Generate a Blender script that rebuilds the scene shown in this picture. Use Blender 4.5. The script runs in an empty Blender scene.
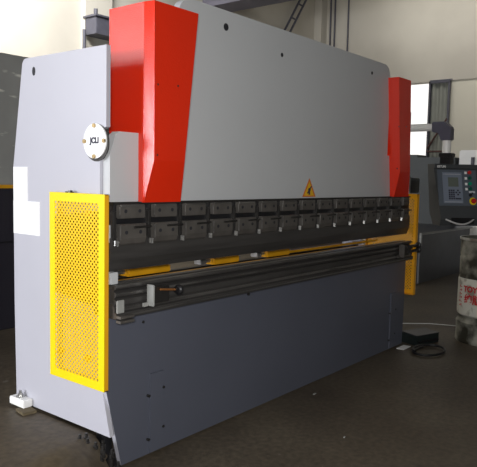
import bpy, bmesh, math, random
from mathutils import Vector, Matrix
random.seed(7)
C = bpy.context.scene.collection
PI = math.pi

# ---------------------------------------------------------------- camera, world, lights, exposure
cam_d = bpy.data.cameras.new('camera')
cam = bpy.data.objects.new('camera', cam_d); C.objects.link(cam)
r_ = Vector((0.62708331, -0.77867085, 0.02093373)); u_ = Vector((0.0542096, 0.07043388, 0.99604236)); f_ = Vector((0.7770636, 0.62346674, -0.08637935))
CAMLOC = Vector((-2.0881, -2.5237, 1.55))
cam.matrix_world = Matrix(((r_.x, u_.x, -f_.x, CAMLOC.x), (r_.y, u_.y, -f_.y, CAMLOC.y), (r_.z, u_.z, -f_.z, CAMLOC.z), (0, 0, 0, 1)))
cam_d.sensor_width = 36; cam_d.lens = 640.5 * 36 / 477; cam_d.clip_end = 200
bpy.context.scene.camera = cam

w = bpy.data.worlds.new('world'); bpy.context.scene.world = w; w.use_nodes = True
w.node_tree.nodes['Background'].inputs[0].default_value = (1.0, 0.98, 0.94, 1)
w.node_tree.nodes['Background'].inputs[1].default_value = 1.2

def area(name, loc, target, sx, sy, power, col=(1, 1, 1), spread=PI):
    l = bpy.data.lights.new(name, 'AREA'); l.shape = 'RECTANGLE'; l.size = sx; l.size_y = sy; l.energy = power; l.color = col; l.spread = spread
    o = bpy.data.objects.new(name, l); C.objects.link(o); o.location = loc
    o.rotation_euler = (Vector(target) - Vector(loc)).to_track_quat('-Z', 'Y').to_euler()
    return o
area('left_window_light', (-7.3, 1.7, 1.75), (0, 1.0, 1.6), 1.8, 1.15, 400, (0.93, 0.95, 1.0))
area('rear_window_light', (-6.0, 6.8, 3.3), (-1.5, 0.0, 1.5), 3.6, 3.0, 360, (0.96, 0.96, 1.0))
area('camera_flash', (-2.35, -2.75, 1.75), (0.8, 0.0, 1.3), 0.35, 0.25, 112, (1, 0.99, 0.97))
area('roof_light', (0.5, -2.5, 6.9), (1.0, 1.0, 0), 4, 3, 14, (1.0, 0.97, 0.9))  # added overhead fill, no such lamp in view
area('back_wall_light', (1.8, 4.6, 6.6), (3.8, 6.9, 4.0), 3.0, 1.0, 230, (1.0, 0.98, 0.94), 1.9)  # added unseen lamp that brightens the upper back wall
area('far_bay_light', (10.6, 2.5, 7.4), (13.5, 2.5, 4.0), 5, 1.5, 55, (1.0, 0.96, 0.88), 1.9)  # added unseen lamp that brightens the far end wall

vs = bpy.context.scene.view_settings
vs.view_transform = 'Standard'; vs.look = 'None'; vs.gamma = 1; vs.use_curve_mapping = False; vs.exposure = 0.0

# ---------------------------------------------------------------- materials
def mat(name, col, rough=0.5, metal=0.0, noise=0.0, nscale=8.0, col2=None, spec=0.5, bump=0.0, bscale=60, stretch=None):
    m = bpy.data.materials.new(name); m.use_nodes = True
    nt = m.node_tree; b = nt.nodes['Principled BSDF']
    b.inputs['Roughness'].default_value = rough; b.inputs['Metallic'].default_value = metal
    b.inputs['Specular IOR Level'].default_value = spec
    tc = nt.nodes.new('ShaderNodeTexCoord'); mp = nt.nodes.new('ShaderNodeMapping')
    if stretch: mp.inputs['Scale'].default_value = stretch
    nt.links.new(tc.outputs['Object'], mp.inputs['Vector'])
    n = nt.nodes.new('ShaderNodeTexNoise'); n.inputs['Scale'].default_value = nscale; n.inputs['Detail'].default_value = 6
    nt.links.new(mp.outputs[0], n.inputs['Vector'])
    rp = nt.nodes.new('ShaderNodeValToRGB')
    c2 = col2 if col2 else tuple(c * (1 - noise) for c in col)
    rp.color_ramp.elements[0].position = 0.35; rp.color_ramp.elements[1].position = 0.65
    rp.color_ramp.elements[0].color = (*c2, 1); rp.color_ramp.elements[1].color = (*col, 1)
    nt.links.new(n.outputs['Fac'], rp.inputs[0]); nt.links.new(rp.outputs[0], b.inputs['Base Color'])
    if bump:
        n2 = nt.nodes.new('ShaderNodeTexNoise'); n2.inputs['Scale'].default_value = bscale; n2.inputs['Detail'].default_value = 3
        nt.links.new(mp.outputs[0], n2.inputs['Vector'])
        bp = nt.nodes.new('ShaderNodeBump'); bp.inputs['Strength'].default_value = bump; bp.inputs['Distance'].default_value = 0.01
        nt.links.new(n2.outputs['Fac'], bp.inputs['Height']); nt.links.new(bp.outputs[0], b.inputs['Normal'])
    return m
M = {}
M['paint'] = mat('light_grey_paint', (0.50, 0.50, 0.56), 0.38, noise=0.04, nscale=1.5)
M['ram'] = mat('grey_ram_paint', (0.53, 0.545, 0.56), 0.42, noise=0.04, nscale=1.2)
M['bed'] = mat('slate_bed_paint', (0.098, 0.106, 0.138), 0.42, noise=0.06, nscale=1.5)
M['red'] = mat('red_orange_paint', (0.76, 0.028, 0.006), 0.2, noise=0.04, nscale=3, bump=0.15, bscale=140)
M['yellow'] = mat('yellow_paint', (0.92, 0.72, 0.0), 0.4, noise=0.05, nscale=5)
M['orange'] = mat('orange_yellow_paint', (0.75, 0.36, 0.01), 0.4, noise=0.15, nscale=9)
M['dark_steel'] = mat('dark_oiled_steel', (0.06, 0.057, 0.055), 0.35, metal=0.6, noise=0.3, nscale=12, bump=0.05)
M['clamp'] = mat('blackened_clamp_steel', (0.13, 0.12, 0.11), 0.42, metal=0.35, noise=0.25, nscale=15)
M['tool'] = mat('tool_steel', (0.10, 0.095, 0.092), 0.38, metal=0.5, noise=0.3, nscale=6, stretch=(0.3, 4, 4))
M['ground'] = mat('ground_tool_steel', (0.26, 0.25, 0.24), 0.28, metal=0.7, noise=0.5, nscale=5, stretch=(0.6, 6, 6))  # paler steel with the tooling highlights put into its colour
M['mesh'] = mat('deep_yellow_paint', (0.95, 0.56, 0.0), 0.45, noise=0.05, nscale=6)
M['amber'] = mat('amber_paint', (0.85, 0.40, 0.01), 0.4, noise=0.08, nscale=6)  # guard yellow again, with the weaker light put into its colour
M['steel'] = mat('bare_steel', (0.55, 0.55, 0.54), 0.3, metal=0.8, noise=0.25, nscale=20)
M['black'] = mat('black_plastic', (0.012, 0.012, 0.014), 0.4, noise=0.2)
M['hole'] = mat('dark_hole', (0.02, 0.02, 0.025), 0.7)
M['white'] = mat('white_enamel', (0.96, 0.96, 0.94), 0.35, noise=0.03)
M['sticker'] = mat('white_vinyl', (0.92, 0.92, 0.92), 0.35, noise=0.02)
M['ink'] = mat('dark_ink', (0.03, 0.03, 0.05), 0.6)
M['paleink'] = mat('pale_print', (0.55, 0.57, 0.62), 0.6)
M['brass'] = mat('zinc_yellow_bolt', (0.45, 0.33, 0.16), 0.35, metal=0.8, noise=0.3, nscale=40)
M['wood'] = mat('oil_stained_wood', (0.16, 0.125, 0.07), 0.8, noise=0.4, nscale=14, stretch=(1, 8, 8))
M['copper'] = mat('copper_rod', (0.7, 0.30, 0.10), 0.3, metal=0.7, noise=0.2)
M['pbox'] = mat('charcoal_housing', (0.055, 0.06, 0.065), 0.45, noise=0.08)
M['pface'] = mat('slate_control_face', (0.10, 0.12, 0.15), 0.4, noise=0.05)
M['pover'] = mat('grey_blue_overlay', (0.20, 0.235, 0.30), 0.35, noise=0.05)
M['lcd'] = mat('grey_green_lcd', (0.13, 0.15, 0.13), 0.2)
M['btn_red'] = mat('red_button', (0.6, 0.02, 0.02), 0.3)
M['btn_green'] = mat('green_button', (0.0, 0.30, 0.16), 0.3)
M['btn_dark'] = mat('dark_green_button', (0.0, 0.09, 0.06), 0.3)
M['arm'] = mat('slate_elbow_casting', (0.11, 0.11, 0.15), 0.4, noise=0.1)
M['drum'] = mat('dirty_galvanised_drum', (0.34, 0.34, 0.29), 0.5, metal=0.2, col2=(0.03, 0.028, 0.02), nscale=4, bump=0.1, bscale=20)
M['drumlabel'] = mat('dirty_white_drum_paint', (0.62, 0.62, 0.56), 0.5, col2=(0.26, 0.25, 0.20), nscale=11)
M['redink'] = mat('red_print', (0.5, 0.01, 0.015), 0.5)
M['machgrey'] = mat('scuffed_grey_panel', (0.34, 0.345, 0.33), 0.45, noise=0.15, nscale=3)
M['machdark'] = mat('dark_violet_panel', (0.030, 0.028, 0.038), 0.35, noise=0.2, nscale=2)
M['cab'] = mat('slate_cabinet_paint', (0.075, 0.085, 0.09), 0.5, noise=0.08, nscale=2)
M['bench'] = mat('worn_grey_sheet', (0.09, 0.093, 0.10), 0.45, noise=0.35, nscale=2.5)
M['alu'] = mat('pale_metal_edge', (0.7, 0.7, 0.7), 0.4, metal=0.3)
M['beam'] = mat('violet_grey_girder', (0.20, 0.19, 0.24), 0.6, noise=0.15, nscale=2)
M['bracket'] = mat('slate_steel_bracket', (0.10, 0.10, 0.13), 0.5, noise=0.2)
M['door'] = mat('grey_green_ribbed_sheet', (0.26, 0.27, 0.24), 0.6, noise=0.12, nscale=2)
M['rust'] = mat('dark_rusty_bar', (0.10, 0.045, 0.04), 0.7, noise=0.3)
M['wall'] = mat('aged_cream_plaster', (0.64, 0.61, 0.54), 0.9, noise=0.0, col2=(0.54, 0.51, 0.45), nscale=0.6)
M['wallr'] = mat('cream_plaster_end_wall', (0.70, 0.67, 0.57), 0.9, col2=(0.64, 0.61, 0.52), nscale=0.5)
M['wall_shade'] = mat('grimy_lower_plaster', (0.2, 0.19, 0.17), 0.9)  # for the unseen walls, coloured dark to cut bounced light
M['ceil'] = mat('grey_roof', (0.16, 0.155, 0.16), 0.9)

for _k, _a, _b in (('drum', .44, .60), ('drumlabel', .36, .50)):
    _r = [n for n in M[_k].node_tree.nodes if n.type == 'VALTORGB'][0]; _r.color_ramp.elements[0].position = _a; _r.color_ramp.elements[1].position = _b
# floor: stained concrete, with scratches
def floor_mat():
    m = bpy.data.materials.new('stained_brown_concrete'); m.use_nodes = True
    nt = m.node_tree; b = nt.nodes['Principled BSDF']; b.inputs['Roughness'].default_value = 0.55
    tc = nt.nodes.new('ShaderNodeTexCoord')
    def noise(s, d=6):
        n = nt.nodes.new('ShaderNodeTexNoise'); n.inputs['Scale'].default_value = s; n.inputs['Detail'].default_value = d
        nt.links.new(tc.outputs['Object'], n.inputs['Vector']); return n
    def ramp(n, a, ca, bb, cb):
        r = nt.nodes.new('ShaderNodeValToRGB'); r.color_ramp.elements[0].position = a; r.color_ramp.elements[0].color = (*ca, 1)
        r.color_ramp.elements[1].position = bb; r.color_ramp.elements[1].color = (*cb, 1)
        nt.links.new(n.outputs['Fac'], r.inputs[0]); return r
    base = ramp(noise(1.3), 0.35, (0.074, 0.058, 0.040), 0.7, (0.118, 0.096, 0.066))
    fine = ramp(noise(28, 8), 0.3, (0.65, 0.65, 0.65), 0.75, (1.2, 1.2, 1.2))
    mx = nt.nodes.new('ShaderNodeMix'); mx.data_type = 'RGBA'; mx.blend_type = 'MULTIPLY'; mx.inputs['Factor'].default_value = 1
    nt.links.new(base.outputs[0], mx.inputs['A']); nt.links.new(fine.outputs[0], mx.inputs['B'])
    sp = ramp(noise(7, 2), 0.74, (0, 0, 0), 0.78, (1, 1, 1))
    m2 = nt.nodes.new('ShaderNodeMix'); m2.data_type = 'RGBA'
    nt.links.new(sp.outputs[0], m2.inputs['Factor']); nt.links.new(mx.outputs['Result'], m2.inputs['A']); m2.inputs['B'].default_value = (0.15, 0.13, 0.11, 1)
    nt.links.new(m2.outputs['Result'], b.inputs['Base Color'])
    bp = nt.nodes.new('ShaderNodeBump'); bp.inputs['Strength'].default_value = 0.15; bp.inputs['Distance'].default_value = 0.01
    nt.links.new(fine.outputs[0], bp.inputs['Height']); nt.links.new(bp.outputs[0], b.inputs['Normal'])
    return m
M['floor'] = floor_mat()

# scuffed panel: pale scratches on grey
def scuff_mat():
    m = M['machgrey']; nt = m.node_tree; b = nt.nodes['Principled BSDF']
    src = b.inputs['Base Color'].links[0].from_socket
    tc = nt.nodes.new('ShaderNodeTexCoord'); mp = nt.nodes.new('ShaderNodeMapping'); mp.inputs['Scale'].default_value = (1.5, 1, 6); mp.inputs['Rotation'].default_value = (0, 0.5, 0)
    n = nt.nodes.new('ShaderNodeTexNoise'); n.inputs['Scale'].default_value = 3.2; n.inputs['Detail'].default_value = 8
    nt.links.new(tc.outputs['Object'], mp.inputs[0]); nt.links.new(mp.outputs[0], n.inputs['Vector'])
    r = nt.nodes.new('ShaderNodeValToRGB'); r.color_ramp.elements[0].position = 0.60; r.color_ramp.elements[1].position = 0.70
    nt.links.new(n.outputs['Fac'], r.inputs[0])
    mx = nt.nodes.new('ShaderNodeMix'); mx.data_type = 'RGBA'; nt.links.new(r.outputs[0], mx.inputs['Factor'])
    nt.links.new(src, mx.inputs['A']); mx.inputs['B'].default_value = (0.7, 0.7, 0.64, 1)
    nt.links.new(mx.outputs['Result'], b.inputs['Base Color'])
scuff_mat()

# ---------------------------------------------------------------- mesh helpers
def box(bm, x0, x1, y0, y1, z0, z1, bev=0.0):
    vs_ = [bm.verts.new((x, y, z)) for x in (x0, x1) for y in (y0, y1) for z in (z0, z1)]
    idx = [(0, 1, 3, 2), (4, 6, 7, 5), (0, 4, 5, 1), (2, 3, 7, 6), (0, 2, 6, 4), (1, 5, 7, 3)]
    fs = [bm.faces.new([vs_[i] for i in f]) for f in idx]
    if bev:
        es = list({e for f in fs for e in f.edges})
        bmesh.ops.bevel(bm, geom=es, offset=bev, segments=2, affect='EDGES')
    return bm
def prism(bm, pts, axis, a, b, bev=0.0):
    # pts: 2D polygon; axis 'x': (y,z), 'y': (x,z), 'z': (x,y)
    def v(p, t): return {'x': (t, p[0], p[1]), 'y': (p[0], t, p[1]), 'z': (p[0], p[1], t)}[axis]
    A = [bm.verts.new(v(p, a)) for p in pts]; B = [bm.verts.new(v(p, b)) for p in pts]
    n = len(pts); fs = [bm.faces.new(A), bm.faces.new(B[::-1])]
    for i in range(n): fs.append(bm.faces.new((A[i], B[i], B[(i + 1) % n], A[(i + 1) % n])))
    if bev:
        es = list({e for f in fs for e in f.edges})
        bmesh.ops.bevel(bm, geom=es, offset=bev, segments=2, affect='EDGES')
    return bm
def tube(bm, p, q, r, seg=14, r2=None):
    p, q = Vector(p), Vector(q); d = q - p; L = d.length
    mt = Matrix.Translation((p + q) / 2) @ d.to_track_quat('Z', 'Y').to_matrix().to_4x4()
    bmesh.ops.create_cone(bm, cap_ends=True, segments=seg, radius1=r, radius2=r if r2 is None else r2, depth=L, matrix=mt)
    return bm
def ball(bm, c, r, seg=12, sc=(1, 1, 1)):
    bmesh.ops.create_uvsphere(bm, u_segments=seg, v_segments=max(6, seg // 2), radius=r, matrix=Matrix.Translation(c) @ Matrix.Diagonal((*sc, 1)))
    return bm
def path(bm, pts, r, seg=8):
    # tube swept along a polyline
    pts = [Vector(p) for p in pts]; rings = []
    for i, p in enumerate(pts):
        t = (pts[min(i + 1, len(pts) - 1)] - pts[max(i - 1, 0)]).normalized()
        up = Vector((0, 0, 1)) if abs(t.z) < 0.9 else Vector((1, 0, 0))
        a = t.cross(up).normalized(); b = a.cross(t)
        rings.append([bm.verts.new(p + r * (a * math.cos(2 * PI * k / seg) + b * math.sin(2 * PI * k / seg))) for k in range(seg)])
    for A, B in zip(rings, rings[1:]):
        for k in range(seg): bm.faces.new((A[k], A[(k + 1) % seg], B[(k + 1) % seg], B[k]))
    bm.faces.new(rings[0][::-1]); bm.faces.new(rings[-1]); return bm
def lathe(bm, prof, c=(0, 0), seg=40):
    rings = []
    for r, z in prof:
        rings.append([bm.verts.new((c[0] + r * math.cos(2 * PI * k / seg), c[1] + r * math.sin(2 * PI * k / seg), z)) for k in range(seg)] if r > 1e-6 else [bm.verts.new((c[0], c[1], z))])
    for A, B in zip(rings, rings[1:]):
        for k in range(seg):
            a = A[k % len(A)], A[(k + 1) % len(A)]; b = B[k % len(B)], B[(k + 1) % len(B)]
            vs_ = [a[0]] + ([a[1]] if len(A) > 1 else []) + ([b[1]] if len(B) > 1 else []) + [b[0]]
            if len(set(vs_)) > 2: bm.faces.new(vs_)
    return bm
def N(): return bmesh.new()
def obj(name, bm, m, parent=None, smooth=False, loc=None):
    bmesh.ops.recalc_face_normals(bm, faces=bm.faces)
    me = bpy.data.meshes.new(name); bm.to_mesh(me); bm.free()
    if smooth:
        for p in me.polygons: p.use_smooth = True
        try: me.set_sharp_from_angle(angle=0.7)
        except Exception: pass
    me.materials.append(M[m] if isinstance(m, str) else m)
    o = bpy.data.objects.new(name, me); C.objects.link(o)
    if parent is not None:
        o.parent = parent; o.matrix_parent_inverse = parent_world(parent).inverted()
    return o
def parent_world(o):
    m = o.matrix_basis.copy()
    if o.parent is not None: m = parent_world(o.parent) @ o.matrix_parent_inverse @ m
    return m
def thing(name, label, cat, loc=(0, 0, 0), group=None):
    o = bpy.data.objects.new(name, None); C.objects.link(o); o.location = loc; o.empty_display_size = 0.1
    return tag(o, label, cat, group)
def tag(o, label, cat, group=None, kind=None):
    o['label'] = label; o['category'] = cat
    if group: o['group'] = group
    if kind: o['kind'] = kind
    return o
def struct(name, bm, m):
    o = obj(name, bm, m); o['kind'] = 'structure'; return o
def text(name, s, size, mtx, m, parent=None, depth=0.0006, bend=None, bold=0.0):
    cu = bpy.data.curves.new(name, 'FONT'); cu.body = s; cu.size = size; cu.align_x = 'CENTER'; cu.align_y = 'CENTER'; cu.extrude = depth; cu.offset = bold
    t = bpy.data.objects.new(name + '_tmp', cu); C.objects.link(t)
    dg = bpy.context.evaluated_depsgraph_get(); dg.update()
    me = bpy.data.meshes.new_from_object(t.evaluated_get(dg)); bpy.data.objects.remove(t)
    me.transform(mtx) if bend is None else None
    if bend is not None:
        for v in me.vertices: v.co = bend(v.co)
    me.materials.clear(); me.materials.append(M[m])
    o = bpy.data.objects.new(name, me); C.objects.link(o)
    if parent is not None:
        o.parent = parent; o.matrix_parent_inverse = parent_world(parent).inverted()
    return o
def frame(origin, xdir, ydir):
    x = Vector(xdir).normalized(); y = Vector(ydir).normalized(); z = x.cross(y)
    return Matrix(((x.x, y.x, z.x, origin[0]), (x.y, y.y, z.y, origin[1]), (x.z, y.z, z.z, origin[2]), (0, 0, 0, 1)))

# ---------------------------------------------------------------- the room
XR, YB, XL, YF, H = 13.0, 6.9, -7.5, -5.6, 8.0
bm = N(); box(bm, XL, 30, YF, YB, -0.1, 0); struct('floor', bm, 'floor')
# slightly raised old floor slab to the left of and behind the press, with a worn sloping edge
bm = N(); g_ = []
nx_, ny_ = 24, 24
for i in range(nx_ + 1):
    X = -3.2 * (1 - i / nx_) ; row = []
    yb = max(-.16 + X * 1.0, -3.0)
    for j in range(ny_ + 1):
        u = j / ny_; row.append(bm.verts.new((X, yb + (.12 - yb) * u, .001 + .184 * (3 * u * u - 2 * u ** 3))))
    g_.append(row)
for i in range(nx_):
    for j in range(ny_): bm.faces.new((g_[i][j], g_[i + 1][j], g_[i + 1][j + 1], g_[i][j + 1]))
fl2 = obj('floor', bm, 'floor', None, True); fl2['kind'] = 'structure'
bm = N(); prism(bm, [(XL, .12), (0, .12), (0, .86), (2.7, .86), (2.7, YB), (XL, YB)], 'z', 0.0, .185)
prism(bm, [(-.16, 0), (.12, 0), (.12, .185), (-.02, .09)], 'x', -.001, 0)
o = struct('floor', bm, 'floor')
bm = N(); box(bm, XL - .2, XR + .3, YB, YB + .25, 0, H); struct('wall_back', bm, 'wall')
# end wall with an opening (y 3.24..4.9, z 0..3.95)
bm = N()
box(bm, XR, XR + .25, YF, 3.24, 0, 3.95); box(bm, XR, XR + .25, 4.9, YB, 0, 3.95)
struct('wall_right', bm, 'wallr')
bm = N(); box(bm, XR - .03, XR + .25, YF, YB, 3.95, H); o = struct('wall_right_upper', bm, 'wall'); o.name = 'trim_1'
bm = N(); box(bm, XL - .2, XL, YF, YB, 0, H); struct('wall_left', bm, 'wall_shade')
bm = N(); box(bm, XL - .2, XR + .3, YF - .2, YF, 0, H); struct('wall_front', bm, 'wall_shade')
bm = N(); box(bm, XL - .2, XR + .3, YF, YB, H, H + .2); struct('ceiling', bm, 'ceil')
# pilaster in the far corner and one on the back wall
bm = N(); box(bm, XR - .32, XR - .03, YB - .22, YB, 0, H); struct('trim_2', bm, 'wall')
bm = N(); box(bm, 5.12, 5.72, YB - .12, YB, 0, H); struct('trim_3', bm, 'wall')
# steel frame of the door opening
bm = N(); box(bm, XR - .05, XR + .02, 3.20, 3.74, 3.95, 3.98); box(bm, XR - .05, XR + .02, 4.9, 4.97, 0, 3.98); struct('trim_4', bm, 'bracket')

# ribbed sliding door leaf
t = thing('sliding_door', 'grey-green ribbed steel sliding door leaf beside the bright opening', 'door', (XR - .1, 3.5, 0))
bm = N()
ys = 3.24; k = 0
pts = []
while ys < 3.69:
    z = 0.0 if (k % 4) in (0, 1) else 0.035
    pts.append((XR - .09 + z, ys)); ys += 0.045; k += 1
pts.append((XR - .09, 3.71))
poly = pts + [(XR - .03, 3.71), (XR - .03, 3.24)]
prism(bm, poly, 'z', 0.02, 3.92); obj('door_sheet', bm, 'door', t)
bm = N(); box(bm, XR - .14, XR - .05, 3.69, 3.73, 0.0, 3.94); box(bm, XR - .14, XR - .05, 3.22, 3.26, 0, 3.9); box(bm, XR - .14, XR - .05, 3.22, 3.73, 3.89, 3.94); obj('door_frame', bm, 'bracket', t)
bm = N(); tube(bm, (XR - .13, 3.71, 2.35), (XR - .13, 3.25, 3.05), 0.022); tube(bm, (XR - .13, 3.71, 2.28), (XR - .13, 3.25, 2.28), 0.022); obj('door_brace', bm, 'rust', t)

# overhead girder, wall bracket, wall ladder, conduits
g = thing('crane_girder', 'violet-grey overhead crane girder crossing high above the press', 'girder', (8.3, 2.5, 5.2))
bm = N(); box(bm, 8.0, 8.6, 1.5, YB, 5.04, 5.12); box(bm, 8.0, 8.6, 1.5, YB, 5.62, 5.7); obj('flange', bm, 'beam', g)
bm = N(); box(bm, 8.27, 8.33, 1.5, YB, 5.12, 5.62); obj('web', bm, 'beam', g)
b = thing('wall_bracket', 'slate-coloured steel bracket box on the back wall left of the near red cover', 'bracket', (5.2, YB - .2, 4.2))
bm = N(); box(bm, 5.12, 5.95, YB - .42, YB - .1, 4.00, 4.27, .01); obj('bracket_body', bm, 'bracket', b)
bm = N(); box(bm, 5.09, 5.97, YB - .45, YB - .08, 4.27, 4.30); box(bm, 5.09, 5.97, YB - .45, YB - .08, 3.97, 4.00); box(bm, 5.42, 5.45, YB - .45, YB - .42, 4.00, 4.27); obj('bracket_flange', bm, 'bracket', b)
bm = N(); tube(bm, (5.2, YB - .3, 4.28), (5.2, YB - .3, 4.42), .035); obj('pipe_stub', bm, 'bracket', b)
bm = N(); tube(bm, (5.03, YB - .2, 3.72), (5.03, YB - .2, 4.05), .03); obj('pipe_stub', bm, 'bracket', b)
bm = N()
a0 = Vector((11.1, YB - .12, 5.12)); a1 = Vector((12.15, YB - .12, 6.55)); off = Vector((0.22, 0, -0.02))
tube(bm, a0, a1, .028, 8); tube(bm, a0 + off, a1 + off, .028, 8)
for k in range(4):
    p = a0.lerp(a1, (k + .12) / 3.6); tube(bm, p, p + off, .022, 8)
tag(obj('cable_ladder', bm, 'bracket'), 'dark slanted two-rail cable ladder high on the back wall', 'ladder')
for nm, yy in (('thin dark wall conduit nearest the room corner', 6.55), ('middle thin dark wall conduit beside the corner conduit', 6.42), ('thin dark wall conduit farthest right of the three', 6.02)):
    bm = N(); tube(bm, (XR - .07, yy, 4.0), (XR - .07, yy, 7.9), .022, 8)
    tag(obj('wall_conduit', bm, 'bracket'), nm, 'conduit', 'conduits high on the end wall')

# ---------------------------------------------------------------- background machines
m1 = thing('neighbour_press', 'scuffed grey machine with orange stripe and dark lower panel behind the press at left', 'machine', (1.0, 3.0, .185))
bm = N(); box(bm, -.6, 2.6, 2.5, 3.6, 1.45, 2.562, .015); obj('upper_panel', bm, 'machgrey', m1)
bm = N(); box(bm, -.6, 2.6, 2.492, 3.6, 1.42, 1.45); obj('stripe', bm, 'orange', m1)
bm = N(); box(bm, -.6, 2.6, 2.5, 3.6, 0.186, 1.42, .01); obj('lower_panel', bm, 'machdark', m1)
bm = N(); box(bm, -.55, 2.55, 2.488, 2.5, 0.95, 0.96); obj('panel_seam', bm, 'black', m1)

m2 = thing('work_table', 'low worn grey sheet-metal table with pale top edge behind the control panel', 'table', (8.5, 1.8, 0))
bm = N(); box(bm, 7.07, 9.2, 1.33, 1.36, 0.02, 0.76); obj('front_sheet', bm, 'bench', m2)
bm = N(); box(bm, 7.08, 9.25, 1.33, 2.5, 0.76, 0.785, .004); obj('table_top', bm, 'machdark', m2)
bm = N(); box(bm, 7.03, 9.25, 1.30, 1.328, 0.755, 0.785, .004); box(bm, 7.03, 7.07, 1.30, 1.328, 0.60, 0.755); obj('edge_rail', bm, 'machgrey', m2)
for x in (7.1, 9.15):
    for y in (1.4, 2.4):
        bm = N(); box(bm, x - .03, x + .03, y - .03, y + .03, 0, .76); obj('leg', bm, 'bench', m2)

m3 = thing('dark_cabinet', 'large slate-grey steel cabinet standing in front of the bright opening', 'cabinet', (10.3, 2.5, 0))
bm = N(); box(bm, 9.3, 11.5, 1.70, 3.2, 0, 2.0, .012); obj('cabinet_body', bm, 'cab', m3)
bm = N(); box(bm, 9.3, 9.7, 2.40, 3.19, 2.0, 2.05, .008); obj('top_duct', bm, 'cab', m3)
bm = N(); box(bm, 9.285, 9.3, 1.8, 2.45, .15, 1.85, .004); obj('cabinet_door', bm, 'cab', m3)
m4 = thing('white_cabinet', 'white metal enclosure beyond the control panel near the end wall', 'cabinet', (10.2, 1.0, 0))
bm = N(); box(bm, 9.4, 11.2, .2, 1.66, 0, 2.13, .02); obj('enclosure_body', bm, 'white', m4)
bm = N(); box(bm, 9.388, 9.4, .3, 1.5, .3, 1.9); obj('enclosure_door', bm, 'white', m4)
bm = N(); tube(bm, (9.37, 1.40, 1.85), (9.37, 1.40, 2.0), .03); obj('latch', bm, 'bracket', m4)

# ---------------------------------------------------------------- the press brake
L = 3.59
P = thing('press_brake', 'large grey press brake with red corner covers, yellow side guards and slate bed', 'machine', (L / 2, .4, 0))
def arc(cx, cy, r, a0, a1, n=6): return [(cx + r * math.cos(math.radians(a0 + (a1 - a0) * i / n)), cy + r * math.sin(math.radians(a0 + (a1 - a0) * i / n))) for i in range(n + 1)]
prof = [(.032, .44), (-.030, .205), (.822, .205), (.835, .8), (.835, 1.59)] + arc(.700, 2.152, .038, 8, 90, 5) + [(.008, 2.19), (.008, 1.79), (.055, 1.775), (.055, 1.37), (.42, 1.33), (.46, 1.28), (.46, .95), (.42, .90), (.032, .86)]
for x0, x1 in ((0, .026), (L - .026, L)):
    bm = N(); prism(bm, prof if x0 == 0 else [(.032, .205)] + prof[2:], 'x', x0, x1, 0); fr = obj('side_frame', bm, 'paint', P)
    if x0 == 0:
        bm = N(); ev = [(.624 + .014 * math.cos(a * PI / 8), 2.113 + .024 * math.sin(a * PI / 8)) for a in range(16)]; prism(bm, ev, 'x', -.002, 0.002); obj('lifting_hole', bm, 'hole', fr)
        bm = N(); box(bm, -.003, 0, .69, .832, 1.395, 1.587); o = obj('notice_plate', bm, 'sticker', fr); o['label'] = 'upper white notice sheet'
        bm = N(); box(bm, -.003, 0, .575, .834, 1.203, 1.393); o = obj('notice_plate', bm, 'sticker', fr); o['label'] = 'lower wider white notice sheet'
# bed
bp_ = [(0, .828), (0, .44), (.103, .012), (L - .01, .012), (L, .44), (L, .828)]
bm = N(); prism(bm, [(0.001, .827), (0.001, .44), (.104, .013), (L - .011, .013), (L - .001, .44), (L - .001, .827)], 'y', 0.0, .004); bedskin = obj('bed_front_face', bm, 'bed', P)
bm = N(); prism(bm, bp_, 'y', .003, .031); obj('bed_plate', bm, 'paint', P)
bm = N(); box(bm, .026, L - .026, .031, .16, .70, .828); obj('cross_member', bm, 'paint', P)
bm = N(); box(bm, .026, L - .026, .74, .78, .21, .35); obj('cross_member', bm, 'paint', P)
bm = N(); box(bm, .026, L - .026, .70, .78, 1.9, 2.1); obj('cross_member', bm, 'paint', P)
for x in (.299, 3.285):
    bm = N(); box(bm, x, x + .10, -.013, 0.001, .02, .468 if x < 1 else .53, .002); cp = obj('bed_cover_strip', bm, 'bed', P)
    for (dx, z) in ((-.012, .348), (-.012, .10), (.098, .372), (.098, .145)):
        bm = N(); tube(bm, (x + dx, .003, z), (x + dx, -.018, z), .008, 8); obj('bolt', bm, 'dark_steel', cp)
bm = N()
tube(bm, (.25, .004, .765), (.25, -.005, .765), .008, 8); obj('bed_bolt', bm, 'dark_steel', P)
bm = N(); tube(bm, (1.17, .004, .80), (1.17, -.008, .80), .012, 8); obj('bed_bolt', bm, 'dark_steel', P)

# ram plate
ram = [(.018, 1.415), (.018, 1.655), (.055, 1.755), (.075, 1.772), (.50, 1.772)] + arc(.60, 2.43, .11, 180, 90, 6) + arc(3.0, 2.43, .11, 90, 0, 6) + [(3.11, 1.772), (3.515, 1.772), (3.535, 1.755), (3.572, 1.655), (3.572, 1.415)]
bm = N(); prism(bm, ram, 'y', 0.0, .052); rp = obj('ram_plate', bm, 'ram', P)
for (x, z) in ((.897, 2.444), (1.481, 2.374), (2.768, 2.433)):
    bm = N(); tube(bm, (x, .002, z), (x, -.002, z), .022 if x < 1.2 else .014, 14); obj('ram_hole', bm, 'hole', rp)
bm = N(); box(bm, .018, 3.572, -.028, .05, 1.403, 1.416); obj('ram_flange', bm, 'dark_steel', P)
# hydraulic cylinders behind the covers
for x in (.35, L - .35):
    bm = N(); tube(bm, (x, .18, 1.8), (x, .18, 2.38), .10, 24); obj('hydraulic_cylinder', bm, 'paint', P, True)

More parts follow.
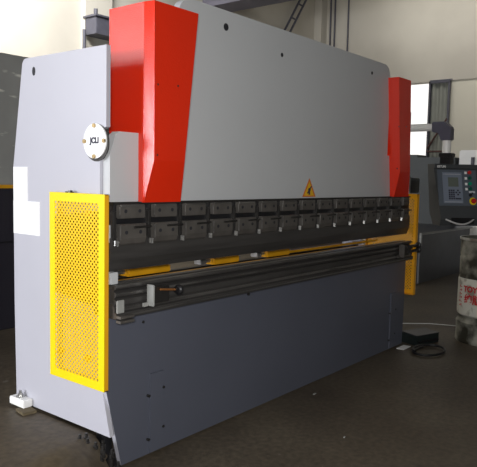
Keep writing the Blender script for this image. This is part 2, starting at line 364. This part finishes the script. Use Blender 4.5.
# red covers: near one, and its mirror at the far end
def cover(p):
    # p: x of [side-left top, bottom], chamfer offset, front right [top, kink, bottom]
    lt, lb, ch, r0, r1, r2 = p
    bm = N()
    V = lambda x, y, z: bm.verts.new((x, y, z))
    zt, zk, zb = 2.435, 1.632, 1.412
    lk = lb + (lt - lb) * (zk - zb) / (zt - zb); lm = lb + (lt - lb) * .38
    top = [V(lt, .236, zt), V(lt, -.035, zt), V(lt + ch * .7, -.098, zt), V(r0, -.098, zt), V(r0, .236, zt)]
    mid = [V(lm, .236, 1.782), V(lk, -.035, zk), V(lk + ch, -.098, zk), V(r1 - .012, -.095, zk), V(r1, .236, 1.782)]
    bot = [V(lb, -.002, zb), V(lb, -.035, zb), V(lb + .003, -.040, zb), V(r2, -.045, zb), V(r2, -.002, zb)]
    for i in range(5):
        bm.faces.new((top[i], top[(i + 1) % 5], mid[(i + 1) % 5], mid[i]))
    bm.faces.new(top)
    a = V(lk, -.002, zk); b_ = V(r1 - .012, -.002, zk)
    bm.faces.new((a, mid[1], bot[1], bot[0])); bm.faces.new((mid[1], mid[2], bot[2], bot[1])); bm.faces.new((mid[2], mid[3], bot[3], bot[2])); bm.faces.new((mid[3], b_, bot[4], bot[3]))
    bm.faces.new((mid[0], mid[1], a)); bm.faces.new((mid[3], mid[4], b_))
    bm.faces.new(bot)
    o = obj('corner_cover', bm, 'red', P)
    for (x, z) in ((lt + .043, 2.02), (lt + .19, 2.03), (lt + .043, 1.66)):
        q = N(); tube(q, (x, -.094, z), (x, -.099, z), .006, 8); obj('cover_screw', q, 'dark_steel', o)
    return o
cover((.207, .207, .020, .548, .470, .482))
cover((3.07, 3.19, .004, 3.318, 3.395, 3.49))

# round badge on the side frame
bm = N(); tube(bm, (0, .078, 1.712), (-.004, .078, 1.712), .094, 40); bd = obj('round_flange', bm, 'dark_steel', P)
bm = N(); tube(bm, (-.003, .084, 1.720), (-.012, .084, 1.720), .088, 40); bw = obj('round_badge', bm, 'sticker', P)
for a in range(4):
    bm = N(); y = .084 + .077 * math.cos(a * PI / 2); z = 1.72 + .077 * math.sin(a * PI / 2)
    tube(bm, (-.010, y, z), (-.021, y, z), .011, 6); obj('bolt', bm, 'brass', bw)
text('badge_lettering', 'JCLI', .040, frame((-.013, .084, 1.722), (0, -1, 0), (0, 0, 1)), 'ink', bw, bold=.0022)

# warning triangle on the ram
bm = N(); prism(bm, [(1.778, 1.424), (1.955, 1.424), (1.866, 1.56)], 'y', -.0015, 0); tr = obj('warning_triangle', bm, mat('red_orange_edge', (.65, .17, .02), .4), rp)
bm = N(); prism(bm, [(1.80, 1.433), (1.93, 1.433), (1.866, 1.535)], 'y', -.0022, -.0015)
obj('triangle_field', bm, mat('amber_field', (.78, .45, .02), .4), tr)
bm = N(); ball(bm, (1.866, -.003, 1.475), .018, 10, (1, .1, .8)); box(bm, 1.856, 1.876, -.004, -.002, 1.440, 1.470); tube(bm, (1.84, -.003, 1.45), (1.89, -.003, 1.50), .005, 6); obj('triangle_symbol', bm, 'ink', tr)

# upper tooling: recess, clamps, punch
bm = N(); box(bm, .02, 3.56, -.021, .045, 1.18, 1.402); obj('clamp_rail', bm, 'black', P)
pp = [(-.030, 1.235), (-.030, 1.125), (-.004, 1.064), (.012, 1.064), (.045, 1.13), (.045, 1.235)]
bm = N(); prism(bm, pp, 'x', .0, 3.57); obj('punch', bm, 'tool', P)
for k in range(15):
    x = .040 + .2375 * k; wd = .175 if k < 14 else .12
    bm = N(); box(bm, x, x + wd, -.050, -.020, 1.333, 1.402, .004)
    cl = obj('punch_clamp', bm, 'clamp', P)
    bm = N(); prism(bm, [(-.020, 1.305), (-.052, 1.305), (-.057, 1.299), (-.057, 1.232), (-.048, 1.205), (-.038, 1.196), (-.020, 1.196)], 'x', x, x + wd)
    obj('clamp_jaw', bm, 'clamp', cl)
    for sx in (.04, wd - .04):
        bm = N(); tube(bm, (x + sx, -.049, 1.370), (x + sx, -.0515, 1.370), .010, 10); obj('socket_screw', bm, 'hole', cl)
        bm = N(); tube(bm, (x + sx, -.056, 1.262), (x + sx, -.0585, 1.262), .010, 10); obj('socket_screw', bm, 'hole', cl)
    bm = N(); box(bm, x + .008, x + wd - .008, -.0518, -.040, 1.393, 1.4035, .001); obj('ground_edge', bm, 'ground', cl)  # highlights along the clamp edges, drawn as pale strips
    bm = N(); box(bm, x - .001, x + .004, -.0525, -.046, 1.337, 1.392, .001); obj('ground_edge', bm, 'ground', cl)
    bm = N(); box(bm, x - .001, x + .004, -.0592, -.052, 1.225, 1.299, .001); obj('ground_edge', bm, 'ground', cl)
    bm = N(); tube(bm, (x + wd * .45, -.072, 1.288), (x + wd + .02, -.072, 1.290), .0055, 8); tube(bm, (x + wd + .015, -.072, 1.29), (x + wd + .015, -.02, 1.29), .0055, 8); obj('clamp_lever', bm, 'dark_steel', cl)
    bm = N(); box(bm, x - .034, x - .010, -.042, -.014, 1.22, 1.375, .006); obj('wedge_block', bm, 'dark_steel', cl)
    bm = N(); tube(bm, (x - .028, -.05, 1.198), (x - .028, -.05, 1.225), .006, 8); obj('adjusting_screw', bm, 'steel', cl)
    bm = N(); tube(bm, (x - .012, -.05, 1.195), (x - .012, -.05, 1.222), .006, 8); obj('adjusting_screw', bm, 'steel', cl)

# left end pieces between guard and clamps
bm = N(); box(bm, -.004, .016, -.02, .03, 1.21, 1.30, .003); obj('end_block', bm, 'ram', P)
bm = N(); box(bm, .002, .05, -.03, .04, 1.0, 1.06, .003); obj('end_block', bm, 'ram', P)
bm = N(); box(bm, -.002, .045, -.085, -.074, .86, .925, .003); obj('end_bracket', bm, 'machgrey', P)
# lower tooling
dp = [(-.074, .829), (-.074, .858), (-.060, .862), (-.060, .888), (-.050, .892), (-.050, .902)]
dp2 = [(.10, .902), (.10, .829)]
bm = N(); prism(bm, dp + dp2, 'x', .0, L - .01); obj('die_holder', bm, 'tool', P)
dd = [(-.056, .902), (-.056, .921), (-.040, .930), (-.056, .939), (-.056, .958), (-.036, .968), (-.056, .978), (-.056, .998), (-.03, .998), (-.012, .975), (.006, .998), (.05, .998), (.066, .98), (.066, .902)]
bm = N(); prism(bm, dd, 'x', .01, L - .02); obj('die', bm, 'tool', P)
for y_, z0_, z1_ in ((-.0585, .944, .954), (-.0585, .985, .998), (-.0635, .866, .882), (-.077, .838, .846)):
    bm = N(); box(bm, .012, L - .022, y_, y_ + .004, z0_, z1_, .0008); obj('ground_land', bm, 'ground', P)  # highlights along the die and holder, drawn as pale strips
bm = N(); box(bm, -.002, .09, -.11, -.075, .835, .848); obj('support_rail', bm, 'clamp', P)
bm = N(); box(bm, -.002, .09, -.11, -.075, .812, .825); obj('support_rail', bm, 'clamp', P)
# front support arms with locking knobs
def support(x, far):
    bm = N(); box(bm, x, x + .012, -.125, -.074, .872, .985, .003); box(bm, x - .03, x, -.085, -.074, .87, .89); s = obj('support_arm', bm, 'clamp' if far else 'machgrey', P)
    bm = N(); box(bm, x + .014, x + .13, -.115, -.075, .885, .97, .004); obj('arm_block', bm, 'dark_steel', s)
    bm = N(); tube(bm, (x + .05, -.125, .958), (x + .17, -.125, .943), .006, 8); obj('knob_stem', bm, 'copper' if not far else 'dark_steel', s)
    bm = N()
    for c in ((.19, .94),) if not far else ((.30, .965), (.31, .92)):
        ball(bm, (x + c[0], -.125, c[1]), .03, 14, (.6, 1, 1))
        tube(bm, (x + c[0] - .03, -.125, c[1] + .002), (x + c[0], -.125, c[1]), .014, 10)
        if far: tube(bm, (x + .1, -.125, c[1]), (x + c[0], -.125, c[1]), .014, 8)
    obj('locking_knob', bm, 'black', s, True)
support(.205, False); support(3.27, True)

# back gauge
bm = N(); box(bm, .05, L - .05, .37, .42, .85, .925); obj('backgauge_beam', bm, 'orange', P)
for x, wd in ((.34, .34), (1.08, .27), (1.68, .29)):
    bm = N(); box(bm, x, x + wd, .22, .36, .975, 1.018, .006); gb = obj('backgauge_finger', bm, 'orange', P)
    bm = N(); tube(bm, (x - .05, .26, 1.0), (x, .26, 1.0), .012, 8); box(bm, x - .12, x - .06, .23, .29, .985, 1.02, .004); obj('finger_stop', bm, 'steel', gb)
bm = N(); box(bm, 1.9, L - .06, .27, .29, .975, .992); obj('backgauge_rail', bm, 'orange', P)
bm = N(); box(bm, .05, L - .06, .47, .52, .55, .925, .004); obj('backgauge_housing', bm, 'black', P)  # added black box that keeps the gap behind the tooling dark
bm = N(); box(bm, 2.1, 3.3, .52, .60, .93, .98, .004); obj('backgauge_table', bm, 'paint', P)

# perforated yellow guards
def perforated(x, y0, y1, z0, z1, c=.0137):
    bm = N(); nx = int((y1 - y0) / c); nz = int((z1 - z0) / c)
    cy = (y1 - y0) / nx; cz = (z1 - z0) / nz
    cache = {}
    def v(y, z):
        k = (round(y, 5), round(z, 5))
        if k not in cache: cache[k] = bm.verts.new((x, y, z))
        return cache[k]
    for i in range(nx):
        for j in range(nz):
            a, b, d, e = y0 + i * cy, y0 + (i + 1) * cy, z0 + j * cz, z0 + (j + 1) * cz
            cr = [v(a, d), v(b, d), v(b, e), v(a, e)]
            if (i + j) % 2: bm.faces.new(cr); continue
            my, mz = (a + b) / 2, (d + e) / 2; r = .44 * c
            o8 = [bm.verts.new((x, my + r * math.cos(PI / 8 + q * PI / 4), mz + r * math.sin(PI / 8 + q * PI / 4))) for q in range(8)]
            # octagon order starts at 22.5deg: right-top(0), top-right(1), top-left(2), left-top(3), left-bot(4), bot-left(5), bot-right(6), right-bot(7)
            bm.faces.new((cr[2], o8[1], o8[0])); bm.faces.new((cr[3], o8[3], o8[2])); bm.faces.new((cr[0], o8[5], o8[4])); bm.faces.new((cr[1], o8[7], o8[6]))
            bm.faces.new((cr[3], o8[2], o8[1], cr[2])); bm.faces.new((cr[0], o8[4], o8[3], cr[3])); bm.faces.new((cr[1], o8[6], o8[5], cr[0])); bm.faces.new((cr[2], o8[0], o8[7], cr[1]))
    return bm
def guard(xo, xi, y0, y1, z0, z1, mm='yellow'):
    s = 1 if xi > xo else -1; t_ = .045; th = .004
    bm = N()
    a, b = sorted((xo, xo + s * th))
    box(bm, a, b, y0, y0 + t_, z0, z1); box(bm, a, b, y1 - t_, y1, z0, z1); box(bm, a, b, y0 + t_, y1 - t_, z0, z0 + t_); box(bm, a, b, y0 + t_, y1 - t_, z1 - t_, z1)
    g_ = obj('side_guard', bm, mm, P)
    a2, b2 = sorted((xo + s * th, xi))
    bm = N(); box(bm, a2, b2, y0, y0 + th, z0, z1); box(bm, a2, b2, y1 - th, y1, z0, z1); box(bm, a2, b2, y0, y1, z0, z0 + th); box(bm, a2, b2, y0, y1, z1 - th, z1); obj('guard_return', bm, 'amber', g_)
    for zz in (z0 + .12, z1 - .12):
        for yy in (y0 + .16, y1 - .06):
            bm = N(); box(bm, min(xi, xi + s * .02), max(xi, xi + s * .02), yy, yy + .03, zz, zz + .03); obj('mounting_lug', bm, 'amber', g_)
    pm = perforated(xo + s * th * .5, y0 + t_, y1 - t_, z0 + t_, z1 - t_)
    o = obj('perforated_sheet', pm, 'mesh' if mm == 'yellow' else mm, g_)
    sd = o.modifiers.new('thickness', 'SOLIDIFY'); sd.thickness = .0015
    bm = N(); ym = y0 + (y1 - y0) * .66; tube(bm, (xo + s * .02, ym, z1), (xo + s * .02, ym, z1 + .012), .012, 8); box(bm, min(xo + s * .01, xi), max(xo + s * .01, xi), ym - .02, ym + .03, z1, z1 + .006); obj('guard_bolt', bm, 'dark_steel', g_)
guard(-.046, -.018, -.036, .418, .457, 1.455)
guard(L + .050, L + .004, -.085, .43, .485, 1.435, 'amber')  # same paint as the near guard, coloured for dimmer light

# feet
bm = N(); box(bm, -.062, -.001, .655, .80, .205, .25, .004); ft = obj('levelling_foot', bm, 'white', P)
bm = N(); tube(bm, (-.03, .735, .25), (-.03, .735, .258), .024, 20); tube(bm, (-.03, .735, .258), (-.03, .735, .288), .009, 10); tube(bm, (-.03, .735, .258), (-.03, .735, .272), .016, 6); obj('jack_bolt', bm, 'steel', ft)
bm = N(); box(bm, -.03, .02, -.06, .17, .03, .10, .004); f2 = obj('levelling_foot', bm, 'black', P)
f2['label'] = 'black front jacking foot with bolts'
for k, (x, y, h) in enumerate(((-.075, .12, .205), (-.065, .07, .195), (-.05, .10, .21), (-.045, .03, .18), (-.03, -.01, .165), (-.055, -.03, .13), (-.02, -.06, .13), (-.005, -.10, .10), (.0, -.045, .15), (-.005, .02, .18))):
    bm = N(); tube(bm, (x, y, .02), (x, y, h - .02), .014, 6); tube(bm, (x, y, h - .02), (x, y, h), .008, 8); obj('anchor_bolt', bm, 'dark_steel', f2)
bm = N(); box(bm, .03, .09, .06, .12, .0, .203, .004); obj('levelling_foot', bm, 'black', P)
for ya, yb in ((.68, .88), (.1, .3)):
    bm = N(); box(bm, L - .06, L, ya, yb, 0, .205, .004); obj('levelling_foot', bm, 'paint', P)
bm = N(); prism(bm, [(-.10, .60), (-.02, .585), (-.005, .68), (-.085, .70)], 'z', .186, .204, .003)
tag(obj('wood_scrap', bm, 'wood'), 'flat oil-stained piece of wood on the floor under the rear levelling foot', 'wood')

# ---------------------------------------------------------------- control pendant on its swing arm
nrm = Vector((-.66, -.75, 0)).normalized(); rt = Vector((0, 0, 1)).cross(nrm).normalized()   # rt = to the viewer's right
if rt.dot(r_) < 0: rt = -rt
S = thing('control_pendant', 'slate operator control panel hanging from a white swing arm beyond the press', 'control panel', (4.02, -.16, 1.16))
pc = Vector((4.055, -.215, 0))
def PB(bm, prof_, w0, w1):
    # prof_: (depth along nrm, z); extruded across rt
    A = [bm.verts.new(pc + nrm * d + rt * (w0 + .10 * max(0, 1.68 - z)) + Vector((0, 0, z))) for d, z in prof_]
    B = [bm.verts.new(pc + nrm * d + rt * (w1 + .01 * max(0, 1.68 - z)) + Vector((0, 0, z))) for d, z in prof_]
    bm.faces.new(A); bm.faces.new(B[::-1])
    for i in range(len(A)): bm.faces.new((A[i], B[i], B[(i + 1) % len(A)], A[(i + 1) % len(A)]))
    return bm
bm = N(); PB(bm, [(-.10, 1.25), (-.10, 1.725), (.045, 1.725), (.05, 1.71), (.05, 1.685), (.035, 1.68), (.12, 1.30), (.13, 1.20), (.10, 1.135), (-.04, 1.135)], -.195, .265)
obj('housing', bm, 'pbox', S)
# face frame: slope from (.035,1.68) to (.12,1.30)
fd = Vector((0, 0, 0)) + (nrm * (.12 - .035) + Vector((0, 0, 1.30 - 1.68))); fl = fd.length; fdn = fd.normalized()
fn = rt.cross(-fdn).normalized()
if fn.dot(nrm) < 0: fn = -fn
org = pc + nrm * .035 + Vector((0, 0, 1.68))
def FP(a, b, h): return org + rt * a + fdn * b + fn * h
def fbox(bm, a0, a1, b0, b1, h0, h1):
    v = [bm.verts.new(FP(a, b, h)) for a in (a0, a1) for b in (b0, b1) for h in (h0, h1)]
    for f in [(0, 1, 3, 2), (4, 6, 7, 5), (0, 4, 5, 1), (2, 3, 7, 6), (0, 2, 6, 4), (1, 5, 7, 3)]: bm.faces.new([v[i] for i in f])
    return bm
bm = N(); fbox(bm, -.165, .235, .01, .36, 0, .004); fc = obj('control_face', bm, 'pface', S)
bm = N(); fbox(bm, -.115, .085, .035, .335, .004, .006); ov = obj('keypad_overlay', bm, 'pover', S)
bm = N(); fbox(bm, -.060, .045, .085, .175, .006, .008); obj('display', bm, 'lcd', ov)
bm = N(); fbox(bm, -.105, .075, .052, .056, .006, .0065); fbox(bm, -.105, .075, .322, .326, .006, .0065); obj('overlay_line', bm, 'paleink', ov)
for i in range(3):
    for j in range(5):
        bm = N(); fbox(bm, -.06 + i * .022, -.044 + i * .022, .205 + j * .02, .220 + j * .02, .006, .009); obj('key', bm, 'ink', ov)
for a, b_ in ((.035, .205), (.018, .225), (.052, .225), (.035, .245), (.015, .285), (.035, .285), (.055, .285)):
    bm = N(); fbox(bm, a - .009, a + .009, b_, b_ + .014, .006, .009); obj('key', bm, 'ink', ov)
for b_, mm in ((.035, 'btn_red'), (.09, 'btn_dark'), (.145, 'btn_green'), (.195, 'btn_dark')):
    bm = N(); fbox(bm, .115, .140, b_ - .010, b_ + .014, .004, .005); obj('button_legend', bm, 'sticker', fc)
    bm = N(); tube(bm, FP(.163, b_, .004), FP(.163, b_, .020), .017, 16); obj('push_button', bm, mm, S, True)
bm = N(); tube(bm, FP(.163, .255, .004), FP(.163, .255, .016), .016, 16); tube(bm, FP(.163, .255, .016), FP(.175, .235, .03), .006, 8); obj('selector_switch', bm, 'black', S, True)
bm = N(); fbox(bm, .150, .215, .215, .235, .004, .005); obj('selector_legend', bm, 'paleink', fc)
bm = N(); tube(bm, FP(.185, .315, .004), FP(.185, .315, .008), .036, 24); ys_ = obj('emergency_stop', bm, 'yellow', S, True)
bm = N(); tube(bm, FP(.185, .315, .008), FP(.185, .315, .022), .013, 16); tube(bm, FP(.185, .315, .020), FP(.185, .315, .034), .026, 20, .022); obj('stop_mushroom', bm, 'btn_red', ys_, True)
text('brand_lettering', 'ESTUN', .029, frame(pc + nrm * .0515 + rt * -.125 + Vector((0, 0, 1.699)), rt, (0, 0, 1)), 'sticker', S, bold=.0008)
# grab handle
bm = N(); hp = []
for k in range(13):
    a = k / 12; hp.append(pc + nrm * (.13 + .05 * math.sin(PI * a)) + rt * (-.10 + .29 * a) + Vector((0, 0, 1.20 - .045 * math.sin(PI * a) + .0 * a)))
path(bm, hp, .008); obj('grab_handle', bm, 'alu', S, True)
bm = N(); PB(bm, [(.1285, 1.155), (.1385, 1.215), (.120, 1.215), (.115, 1.155)], -.09, .19); obj('handle_recess', bm, 'black', S)
# swing arm: pivot on the machine's far frame, pipe, elbow, drop pipe, swivel
az = 2.082
bm = N(); tube(bm, (4.02, .62, az), (4.02, -.04, az), .037, 20); obj('arm_pipe', bm, 'white', S, True)
bm = N(); tube(bm, (L, .62, az), (3.98, .62, az), .034, 16); tube(bm, (4.02, .62, az - .05), (4.02, .62, az + .05), .05, 18); obj('pivot', bm, 'arm', S, True)
bm = N(); prism(bm, [(-.035, az + .05), (-.16, az + .05), (-.225, az - .01), (-.225, az - .13), (-.122, az - .13), (-.122, az - .075), (-.10, az - .05), (-.035, az - .05)], 'x', 3.97, 4.07, .008); obj('elbow', bm, 'arm', S)
bm = N(); tube(bm, (4.02, -.174, az - .12), (4.02, -.174, 1.80), .040, 20); obj('drop_pipe', bm, 'white', S, True)
bm = N(); box(bm, 3.965, 4.075, -.245, -.12, 1.79, 1.83, .006); box(bm, 3.975, 4.065, -.235, -.13, 1.725, 1.79, .004); obj('swivel_joint', bm, 'black', S)
# small dark junction box bolted to the far frame
jb = thing('junction_box', 'small black junction box with bright clips above the far yellow guard', 'box', (3.8, .1, 1.45))
bm = N(); box(bm, L + .072, 3.94, .045, .16, 1.44, 1.585, .008); obj('box_body', bm, 'black', jb)
bm = N(); box(bm, L + .072, 3.70, .03, .045, 1.43, 1.60, .003); obj('clip', bm, 'steel', jb)
bm = N(); box(bm, 3.68, 3.90, .038, .045, 1.56, 1.575); obj('lid_edge', bm, 'cab', jb)

# ---------------------------------------------------------------- drum
dc = (4.30, -.555)
D = thing('steel_drum', 'tall dirty steel drum with red lettering on a white band beside the control panel', 'drum', (dc[0], dc[1], 0))
bm = N(); lathe(bm, [(0, .0), (.285, .0), (.292, .012), (.290, .05), (.286, .13), (.290, .20), (.270, .225), (.268, .240), (.280, .262)], dc, 56); obj('lower_body', bm, 'drum', D, True)
bm = N(); lathe(bm, [(.262, .255), (.268, .262), (.283, .275), (.286, .30), (.284, .61), (.279, .63)], dc, 56); obj('white_band', bm, 'drumlabel', D, True)
bm = N(); lathe(bm, [(.262, .625), (.279, .63), (.272, .645), (.278, .67), (.278, .82), (.272, .84), (.278, .86), (.276, 1.0), (.283, 1.005), (.283, 1.02), (.27, 1.02), (.27, .99), (0, .985)], dc, 56); obj('upper_body', bm, 'drum', D, True)
bm = N(); lathe(bm, [(.277, 1.0), (.287, 1.0), (.287, 1.022), (.277, 1.022), (.277, 1.0)], dc, 56); obj('rim', bm, 'steel', D, True)
vd = Vector((CAMLOC.x - dc[0], CAMLOC.y - dc[1])); th0 = math.atan2(vd.y, vd.x)
def wrap(a0, zc, R=.2865):
    def f(co):
        a = th0 + math.radians(a0) + co.x / R
        return Vector((dc[0] + (R + co.z) * math.cos(a), dc[1] + (R + co.z) * math.sin(a), zc + co.y))
    return f
text('lettering', 'TOYO', .076, None, 'redink', D, bend=wrap(-29, .53), bold=.003)
text('lettering', '纯牌', .096, None, 'redink', D, bend=wrap(-29, .43), bold=.003)
bm = N()
for k in range(6):
    for s_ in range(2):
        a = th0 + math.radians(-64 + s_ * 5); z = .36 + k * .036; R = .2862
        p = [(R * math.cos(a + q), R * math.sin(a + q)) for q in (0, .05)]
        v = [bm.verts.new((dc[0] + p[i][0] * g_, dc[1] + p[i][1] * g_, zz)) for zz in (z, z + (.02 if (k + s_) % 2 else .010)) for i in (0, 1) for g_ in (1.0, 1.004)]
        for f in [(0, 1, 3, 2), (4, 6, 7, 5), (0, 4, 5, 1), (2, 3, 7, 6), (0, 2, 6, 4), (1, 5, 7, 3)]: bm.faces.new([v[i] for i in f])
obj('small_print', bm, 'redink', D)

# ---------------------------------------------------------------- foot pedal and cable
F = thing('foot_pedal', 'dark foot pedal box on the floor at the far end of the bed', 'pedal', (3.86, -.10, 0))
mt = Matrix.Translation((3.80, -.08, 0)) @ Matrix.Scale(.8, 4) @ Matrix.Rotation(math.radians(-18), 4, 'Z')
bm = N(); prism(bm, [(-.13, 0), (.13, 0), (.13, .10), (.09, .135), (-.13, .12)], 'x', -.20, .20, .006); bm.transform(mt); obj('pedal_housing', bm, mat('dark_green_casting', (.012, .018, .018), .4), F)
bm = N(); box(bm, -.17, .17, -.15, .03, .055, .075, .004); bm.transform(mt @ Matrix.Rotation(.15, 4, 'X')); obj('treadle', bm, 'black', F)
bm = N(); box(bm, -.20, .20, -.13, .11, .122, .130, .003); bm.transform(mt @ Matrix.Rotation(.05, 4, 'X')); obj('lid', bm, 'machdark', F)
bm = N(); pts = []
for k in range(40):
    a = 2 * PI * k / 36; pts.append((3.50 + .19 * math.cos(a + 2.2), -.30 + .13 * math.sin(a + 2.2) - .0, .012 + .0004 * k))
pts = [(3.60, -.20, .012), (3.50, -.19, .012)] + pts
path(bm, pts, .011, 8); tag(obj('pedal_cable', bm, 'black', None, True), 'black coiled cable lying on the floor in front of the foot pedal', 'cable')
bm = N(); box(bm, 3.40, 3.56, -.10, -.03, 0.0, .006); bm.transform(Matrix.Translation((0, 0, 0))); tag(obj('paper_tag', bm, 'sticker'), 'small pale tag on the floor by the far corner of the bed', 'tag')
bm = N(); path(bm, [(3.66, .75, .006), (4.3, .50, .006), (4.62, .15, .006), (4.73, -.15, .006), (4.9, -.35, .006)], .005, 6)
tag(obj('floor_wire', bm, 'alu', None, True), 'thin pale wire lying on the floor between the press and the drum', 'wire')

# small litter on the floor
for (x, y, s, lab) in ((1.79, -.15, .02, 'pale crumb of scrap on the floor close before the middle of the bed'), (1.25, -.70, .012, 'tiny pale scrap on the open floor nearest the camera')):
    bm = N(); prism(bm, [(x, y), (x + s * 1.6, y + s * .3), (x + s * 1.2, y + s), (x - s * .2, y + s * .7)], 'z', 0, .006, .0015)
    tag(obj('floor_scrap', bm, 'machgrey'), lab, 'scrap', 'scraps on the floor')
